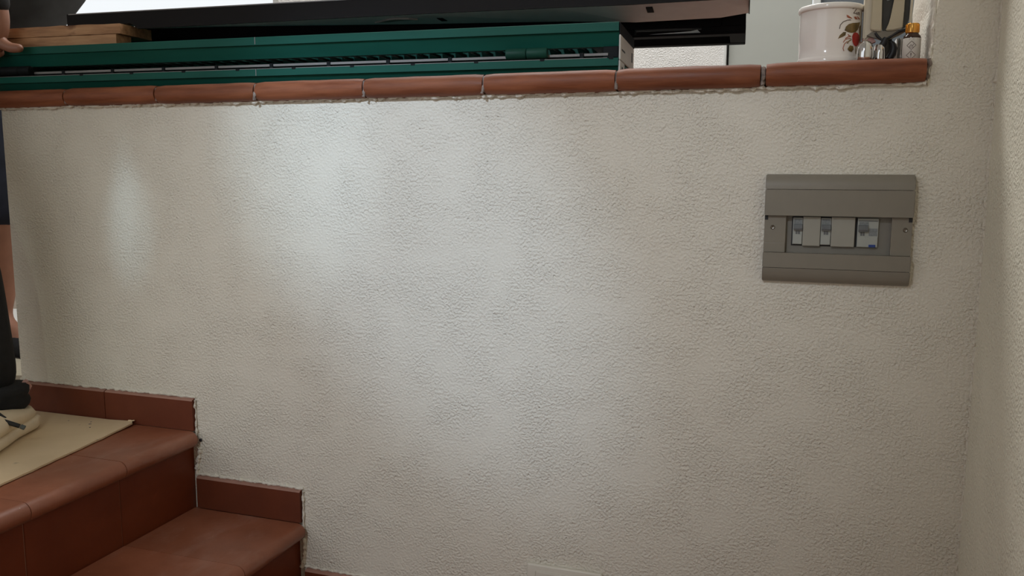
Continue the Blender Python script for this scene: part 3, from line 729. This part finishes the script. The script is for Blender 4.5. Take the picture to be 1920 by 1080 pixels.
def sheet(name, label, cat, pts, z0, z1, mat):
    bm = prism(bmesh.new(), pts, z0, z1, 'z'); return tag(obj(name, bm, mat), label, cat)
sheet('paper_sheet', 'white paper sheet on the floor behind the bare leg', 'paper', [(-1.95, 1.02), (-1.50, 1.18), (-1.02, .72), (-1.18, .52), (-1.32, .50)], 0.0008, .003, 'paper')
sheet('pale_board', 'short pale wooden board on the floor beyond the end of the wall', 'board', [(-.97, .37), (-.90, .362), (-.66, .235), (-.80, .19)], 0.0008, .012, 'sill')

# ------------------------------------------------------------------ people
def skin_mesh(name, joints, edges, mat, parent, sub=2, extra=()):
    """joints: {name: (pos, radius)}; a Skin modifier grows one continuous surface"""
    keys = list(joints); me = bpy.data.meshes.new(name)
    me.from_pydata([joints[k][0] for k in keys], [(keys.index(a), keys.index(b)) for a, b in edges], [])
    o = bpy.data.objects.new(name, me); C.objects.link(o)
    o.modifiers.new('skin', 'SKIN'); s = o.modifiers.new('sub', 'SUBSURF'); s.levels = s.render_levels = sub
    for i, k in enumerate(keys):
        r = joints[k][1]; d = me.skin_vertices[0].data[i]; d.radius = (r, r) if not isinstance(r, tuple) else r
        d.use_root = (i == 0)
    dg = bpy.context.evaluated_depsgraph_get(); ev = o.evaluated_get(dg)
    new = bpy.data.meshes.new_from_object(ev, depsgraph=dg)
    bpy.data.objects.remove(o, do_unlink=True)
    bm = bmesh.new(); bm.from_mesh(new); bpy.data.meshes.remove(new)
    for e in extra: e(bm)
    return obj(name, bm, mat, parent, 'all')
def chain_skin(bm, pts, rad, n=10):
    """one finger: a rounded tapering tube, rooted inside the palm"""
    P = [Vector(p) for p in pts]; Q = []; rr = []
    for i in range(len(P) - 1):
        for k in range(4):
            t = k / 4; Q.append(P[i].lerp(P[i + 1], t)); rr.append(rad[i] + (rad[i + 1] - rad[i]) * t)
    Q.append(P[-1]); rr.append(rad[-1])
    d = (P[-1] - P[-2]).normalized()
    for s, f in ((.5, .86), (.85, .5), (1.0, .15)): Q.append(P[-1] + d * rad[-1] * s); rr.append(rad[-1] * f)
    for it in range(2): Q = [Q[0]] + [(Q[i - 1] + Q[i] * 2 + Q[i + 1]) / 4 for i in range(1, len(Q) - 1)] + [Q[-1]]
    tube(bm, Q, rr, n)
def head(bm, c, face, s=1.0):
    """head with brow, nose, chin and ears; face = horizontal facing direction"""
    f = Vector(face).normalized(); side = Vector((-f.y, f.x, 0)); up = Vector((0, 0, 1)); c = Vector(c); rings = []
    secs = [(-.115, .030, .030, .040), (-.105, .040, .038, .035), (-.085, .055, .052, .018), (-.055, .064, .064, .008), (-.02, .071, .074, 0), (.02, .074, .080, -.004), (.055, .072, .080, -.008), (.085, .060, .066, -.010), (.105, .038, .042, -.012), (.115, .012, .014, -.012)]
    for z, wx, dy, off in secs:
        rings.append([c + up * z * s + side * wx * s * math.cos(a) + f * (dy * math.sin(a) + off) * s for a in [2 * math.pi * k / 20 for k in range(20)]])
    loft(bm, rings)
    tube(bm, [c + f * .074 * s + up * .018 * s, c + f * .088 * s - up * .01 * s, c + f * .096 * s - up * .026 * s, c + f * .078 * s - up * .034 * s], [.007 * s, .010 * s, .013 * s, .008 * s], 10)
    for q in (-1, 1):
        e = c + side * q * .074 * s
        tube(bm, [e + up * .025 * s - f * .012 * s, e + up * .018 * s + side * q * .008 * s, e - up * .01 * s + side * q * .008 * s, e - up * .028 * s], [.008 * s, .012 * s, .010 * s, .006 * s], 8)
    tube(bm, [c + f * .070 * s - up * .058 * s - side * .022 * s, c + f * .078 * s - up * .058 * s, c + f * .070 * s - up * .058 * s + side * .022 * s], [.004 * s, .0065 * s, .004 * s], 8)
def head_extras(c, face, parent, s=1.0):
    f = Vector(face).normalized(); side = Vector((-f.y, f.x, 0)); up = Vector((0, 0, 1)); c = Vector(c)
    for q in (-1, 1):
        e = c + f * .070 * s + side * q * .030 * s + up * .012 * s
        bm = bmesh.new(); bmesh.ops.create_uvsphere(bm, u_segments=12, v_segments=8, radius=.0115 * s); bmesh.ops.translate(bm, vec=e, verts=bm.verts); obj('eye', bm, 'eye', parent, 'all')
    rings = []
    for z, r0, off in ((-.03, .078, -.028), (.01, .082, -.024), (.05, .083, -.018), (.085, .072, -.014), (.11, .050, -.014), (.125, .015, -.014)):
        rings.append([c + up * z * s + side * r0 * s * math.cos(a) + f * (r0 * (math.sin(a) if math.sin(a) < 0 else .75 * math.sin(a)) + off) * s * (1 if z < .04 else 1) for a in [2 * math.pi * k / 20 for k in range(20)]])
    bm = bmesh.new(); loft(bm, rings); obj('hair', bm, 'hair', parent, 'all')

# person A: at the end of the wall, left hand on the shutters
pa = thing('person', 'person in black trousers and cream trainers standing on cardboard, bare hand on the shutters', 'person', (-.6, -.15, 0))
def Lc(j, o=(-.6, -.15, 0)): return {k: ((v[0][0] - o[0], v[0][1] - o[1], v[0][2] - o[2]), v[1]) for k, v in j.items()}
A = {'pelvis': ((-.80, -.22, .93), (.155, .105)), 'waist': ((-.80, -.22, 1.08), (.145, .10)), 'chest': ((-.80, -.20, 1.28), (.17, .11)), 'neckb': ((-.80, -.19, 1.47), (.075, .07)), 'neck': ((-.80, -.20, 1.55), .055),
     'hl': ((-.705, -.23, .88), .088), 'kl': ((-.445, -.205, .50), .058), 'cl': ((-.412, -.175, .36), .055), 'al': ((-.396, -.14, .085), .038),
     'hr': ((-.895, -.23, .88), .088), 'kr': ((-.925, -.30, .50), .060), 'cr': ((-.932, -.27, .36), .057), 'ar': ((-.94, -.235, .085), .038),
     'sl': ((-.635, -.185, 1.41), .062), 'el': ((-.495, -.115, 1.14), .044), 'wl': ((-.442, -.028, .892), .027), 'pl': ((-.446, -.024, .848), (.030, .020)), 'ql': ((-.462, -.022, .826), (.030, .017)),
     'sr': ((-.965, -.185, 1.41), .062), 'er': ((-1.03, -.22, 1.13), .044), 'wr': ((-1.01, -.37, .95), .027), 'pr': ((-1.005, -.435, .90), (.035, .018))}
A = Lc(A)
AE = [('pelvis', 'waist'), ('waist', 'chest'), ('chest', 'neckb'), ('neckb', 'neck'), ('pelvis', 'hl'), ('hl', 'kl'), ('kl', 'cl'), ('cl', 'al'), ('pelvis', 'hr'), ('hr', 'kr'), ('kr', 'cr'), ('cr', 'ar'),
      ('chest', 'sl'), ('sl', 'el'), ('el', 'wl'), ('wl', 'pl'), ('pl', 'ql'), ('chest', 'sr'), ('sr', 'er'), ('er', 'wr'), ('wr', 'pr')]
def hand_A(bm):
    o = Vector((-.6, -.15, 0)); T = lambda *p: Vector(p) - o
    # thumb points right along the front lip, fingers lie to the left over it
    chain_skin(bm, [T(-.452, -.026, .838), T(-.437, -.024, .8225), T(-.418, -.022, .8145), T(-.398, -.020, .8135)], [.015, .0125, .0108, .0090])
    for k, (dz, ln) in enumerate(((.020, .062), (.004, .070), (-.012, .066), (-.026, .050))):
        b = Vector((-.470, -.022, .826 + dz)); chain_skin(bm, [b - o + Vector((.020, 0, -dz * .3)), b - o + Vector((-.022, .002, 0)), b - o + Vector((-.022 - ln * .42, .005, -.003)), b - o + Vector((-.022 - ln * .72, .0075, -.007))], [.0100, .0094, .0085, .0076])
    # other hand: half curled in front of the hip
    for k, dx in enumerate((-.024, -.008, .008, .024)):
        b = Vector((-1.005 + dx, -.445, .885)); chain_skin(bm, [b - o + Vector((0, .02, .01)), b - o + Vector((dx * .1, -.022, -.022)), b - o + Vector((dx * .1, -.024, -.05)), b - o + Vector((dx * .1, -.010, -.068))], [.0105, .0098, .0088, .0078])
    b = Vector((-.98, -.40, .92)); chain_skin(bm, [b - o - Vector((.012, 0, 0)), b - o + Vector((.02, -.02, -.012)), b - o + Vector((.026, -.045, -.03))], [.013, .011, .009])
    head(bm, (-.20, -.06, 1.665), (.25, -1, 0))
body = skin_mesh('body', A, AE, 'skin', pa, 2, (hand_A,))
head_extras((-.20, -.06, 1.665), (.25, -1, 0), pa)
g = lambda d: {k: (A[k][0], tuple(x + d for x in A[k][1]) if isinstance(A[k][1], tuple) else A[k][1] + d) for k in A}
G = g(.012); G['waist'] = (A['waist'][0], (.15, .11)); G['al'] = (tuple(Vector(A['al'][0]) + Vector((0, .0, -.012))), .047); G['ar'] = (tuple(Vector(A['ar'][0]) + Vector((0, 0, -.012))), .047)
skin_mesh('trousers', {k: G[k] for k in ('pelvis', 'waist', 'hl', 'kl', 'cl', 'al', 'hr', 'kr', 'cr', 'ar')}, [e for e in AE if set(e) <= {'pelvis', 'waist', 'hl', 'kl', 'cl', 'al', 'hr', 'kr', 'cr', 'ar'}], 'black_cloth', pa, 2)
J = g(.017); J['wl'] = (tuple(Vector(A['wl'][0]) + (Vector(A['el'][0]) - Vector(A['wl'][0])) * -.055), .033); J['wr'] = (tuple(Vector(A['wr'][0]) + (Vector(A['er'][0]) - Vector(A['wr'][0])) * .08), .036)
J['pelvis'] = (tuple(Vector(A['pelvis'][0]) - Vector((0, 0, .07))), (.18, .13))
ks = ('pelvis', 'waist', 'chest', 'neckb', 'sl', 'el', 'wl', 'sr', 'er', 'wr')
skin_mesh('jacket', {k: J[k] for k in ks}, [e for e in AE if set(e) <= set(ks)], 'black_cloth', pa, 2)
def trainer(heel, toe, pink=False):
    h, t = Vector(heel), Vector(toe); ax = (t - h).normalized(); sd = Vector((ax.y, -ax.x, 0)); Ln = (t - h).length
    def ring(s, wl, z0, z1, n=18, sq=.75):
        c = h + ax * s * Ln; out = []
        for k in range(n):
            a = 2 * math.pi * k / n; cx, cz_ = math.cos(a), math.sin(a)
            cx = math.copysign(abs(cx) ** sq, cx); cz_ = math.copysign(abs(cz_) ** sq, cz_)
            out.append(c + sd * cx * wl + Vector((0, 0, (z0 + z1) / 2 + cz_ * (z1 - z0) / 2)))
        return out
    zb = .0062
    sole = loft(bmesh.new(), [ring(s, w_, zb + lift, zb + .026 + lift * .6 + dz, 18, .45) for s, w_, lift, dz in ((-.01, .012, .006, -.004), (.03, .030, .001, 0), (.12, .037, 0, 0), (.35, .036, 0, 0), (.55, .045, 0, 0), (.72, .051, 0, 0), (.85, .047, .003, 0), (.95, .033, .008, -.002), (1.0, .012, .013, -.008))])
    so = obj('sole', sole, 'sole', pa, 'all')
    up = loft(bmesh.new(), [ring(s, w_, zb + .016, z1, 20, .92) for s, w_, z1 in ((.0, .010, .050), (.03, .022, .046), (.12, .028, .052), (.28, .034, .062), (.42, .041, .072), (.55, .047, .073), (.70, .048, .064), (.84, .043, .052), (.93, .030, .042), (.975, .010, .034))])
    sh = obj('shoe', up, 'shoe', pa, 'all')
    for s, z, r_ in ((.50, .080, .0036), (.60, .0735, .0036), (.68, .0675, .0034)):
        c = h + ax * s * Ln
        obj('lace', tube(bmesh.new(), [c + sd * q * .034 + Vector((0, 0, z - .018 * abs(q) ** 2)) for q in (-1, -.5, 0, .5, 1)], r_, 8), 'black', sh, True)
    c = h + ax * .62 * Ln
    obj('strap', loft(bmesh.new(), [[c + ax * (-.02) + sd * q * .030 + Vector((0, 0, .080 - .012 * q * q)), c + ax * .022 + sd * q * .030 + Vector((0, 0, .0725 - .012 * q * q)), c + ax * .022 + sd * q * .030 + Vector((0, 0, .060)), c + ax * (-.02) + sd * q * .030 + Vector((0, 0, .066))] for q in (-1, -.4, .2, .6)]), 'grey_strap', sh)
    obj('heel_tab', tube(bmesh.new(), [h + ax * .01 + Vector((0, 0, .078)), h - ax * .002 + Vector((0, 0, .092)), h + ax * .006 + Vector((0, 0, .104))], [.006, .009, .006], 10), 'pink', sh, True)
    return h, ax, sd
def lace_tail():
    tp = [(.225, -.115, .088), (.258, -.106, .083), (.292, -.097, .074), (.326, -.080, .058), (.352, -.062, .044)]
    o = obj('lace_strap', tube(bmesh.new(), [(x + .004, y - .008, z + .003) for x, y, z in tp], [.0045, .0050, .0050, .0050, .0045], 8), 'black', pa, True)
    obj('lace_tip', tube(bmesh.new(), [(.3560, -.068, .046), (.3625, -.0645, .0425)], .0047, 8), 'grey_strap', o, True)
    obj('side_webbing', B(.262, .318, -.130, -.102, .036, .062, .004), 'grey_strap', o)
lace_tail()
obj('lace_loop', tube(bmesh.new(), [(.268 + .013 * math.cos(a), -.072 - .006 * math.sin(a), .084 + .014 * math.sin(a)) for a in [k * .6 for k in range(11)]], .0058, 8), 'black', pa, True)
trainer((.250, .045, 0), (.345, -.225, 0)); trainer((-.345, -.045, 0), (-.325, -.325, 0))
# rucked trouser cuffs
for (x, y, z) in ((.226, .006, .072), (-.340, -.085, .072)):
    bm = bmesh.new()
    rings = []
    for k, (r, dz) in enumerate(((.036, -.022), (.044, -.018), (.047, -.006), (.043, .004), (.047, .012), (.045, .022), (.040, .030))):
        rings.append([(x + r * 1.02 * math.cos(a) + .004 * noise.noise((a, dz * 60, 1)), y + r * 1.15 * math.sin(a), z + dz + .006 * noise.noise((a * 2, dz * 40, 7))) for a in [2 * math.pi * i / 22 for i in range(22)]])
    loft(bm, rings); obj('trouser_cuff', bm, 'black_cloth', pa, 'all')

# person B: beyond the wall, leaning to the right over the work
OB = (-1.1, .55, 0)
pb = thing('person', 'person in charcoal shirt and navy shorts with bare legs, bending over beyond the wall', 'person', OB)
Bj = {'pelvis': ((-1.16, .52, .87), (.10, .15)), 'waist': ((-1.085, .52, .965), (.062, .135)), 'chest': ((-.94, .52, 1.15), (.068, .155)), 'neckb': ((-.76, .52, 1.30), (.07, .07)), 'neck': ((-.68, .52, 1.365), .052),
      'hl': ((-1.12, .63, .84), .088), 'kl': ((-1.04, .65, .49), .064), 'cl': ((-1.075, .65, .36), .060), 'al': ((-1.15, .65, .10), .040), 'tl': ((-1.01, .65, .035), .032),
      'hr': ((-1.10, .43, .84), .088), 'kr': ((-1.00, .42, .47), .066), 'cr': ((-1.02, .42, .34), .064), 'ar': ((-1.055, .42, .10), .042), 'tr': ((-.93, .42, .035), .032),
      'sl': ((-.78, .69, 1.31), .058), 'el': ((-.56, .74, 1.28), .044), 'wl': ((-.34, .68, 1.34), .027), 'pl': ((-.27, .66, 1.36), (.02, .034)),
      'sr': ((-.78, .36, 1.31), .058), 'er': ((-.56, .33, 1.29), .044), 'wr': ((-.34, .36, 1.34), .027), 'pr': ((-.27, .37, 1.36), (.02, .034))}
Bj = Lc(Bj, OB)
BE = [(a, b) for a, b in AE if (a in Bj and b in Bj)] + [('al', 'tl'), ('ar', 'tr')]
def hand_B(bm):
    o = Vector(OB)
    for key in ('pl', 'pr'):
        b = Vector(Bj[key][0])
        for dy in (-.026, -.009, .009, .026): chain_skin(bm, [b - Vector((.01, -dy * .7, 0)), b + Vector((.03, dy, 0)), b + Vector((.058, dy * 1.1, -.012)), b + Vector((.074, dy * 1.1, -.03))], [.0105, .0098, .0088, .0078])
        s = -1 if key == 'pl' else 1
        chain_skin(bm, [b - Vector((.025, 0, 0)), b + Vector((0, s * .034, -.008)), b + Vector((.025, s * .046, -.02))], [.013, .011, .009])
    head(bm, Vector((-.57, .52, 1.45)) - o, (1, 0, 0))
skin_mesh('body', Bj, BE, 'skin', pb, 2, (hand_B,))
head_extras(Vector((-.57, .52, 1.45)) - Vector(OB), (1, 0, 0), pb)
gB = lambda d: {k: (Bj[k][0], tuple(x + d for x in Bj[k][1]) if isinstance(Bj[k][1], tuple) else Bj[k][1] + d) for k in Bj}
G = gB(.016)
for a, b_ in (('kl', 'cl'), ('kr', 'cr')):
    G[b_] = (tuple(Vector(Bj[a][0]).lerp(Vector(Bj[b_][0]), .75)), .080); G[a] = (Bj[a][0], .085)
ks = ('pelvis', 'waist', 'hl', 'kl', 'cl', 'hr', 'kr', 'cr')
skin_mesh('shorts', {k: G[k] for k in ks}, [e for e in BE if set(e) <= set(ks)], 'navy_cloth', pb, 2)
G = gB(.018); G['pelvis'] = (tuple(Vector(Bj['pelvis'][0]) - Vector((.03, 0, .06))), (.125, .175)); G['el'] = (tuple(Vector(Bj['sl'][0]).lerp(Vector(Bj['el'][0]), .7)), .062); G['er'] = (tuple(Vector(Bj['sr'][0]).lerp(Vector(Bj['er'][0]), .7)), .062)
ks = ('pelvis', 'waist', 'chest', 'neckb', 'sl', 'el', 'sr', 'er')
skin_mesh('shirt', {k: G[k] for k in ks}, [e for e in BE if set(e) <= set(ks)], 'grey_cloth', pb, 2)
for x, y in ((-.06, .10), (.04, -.13)):
    bm = bmesh.new(); rings = []
    for s, w_, z1 in ((-.055, .012, .05), (-.045, .032, .085), (0, .040, .095), (.06, .042, .085), (.12, .047, .065), (.17, .044, .05), (.205, .025, .035), (.215, .008, .02)):
        rings.append([(x + s, y + w_ * math.cos(a), .002 + z1 / 2 + z1 / 2 * math.sin(a)) for a in [2 * math.pi * k / 16 for k in range(16)]])
    loft(bm, rings); obj('shoe', bm, 'black_cloth', pb, 'all')
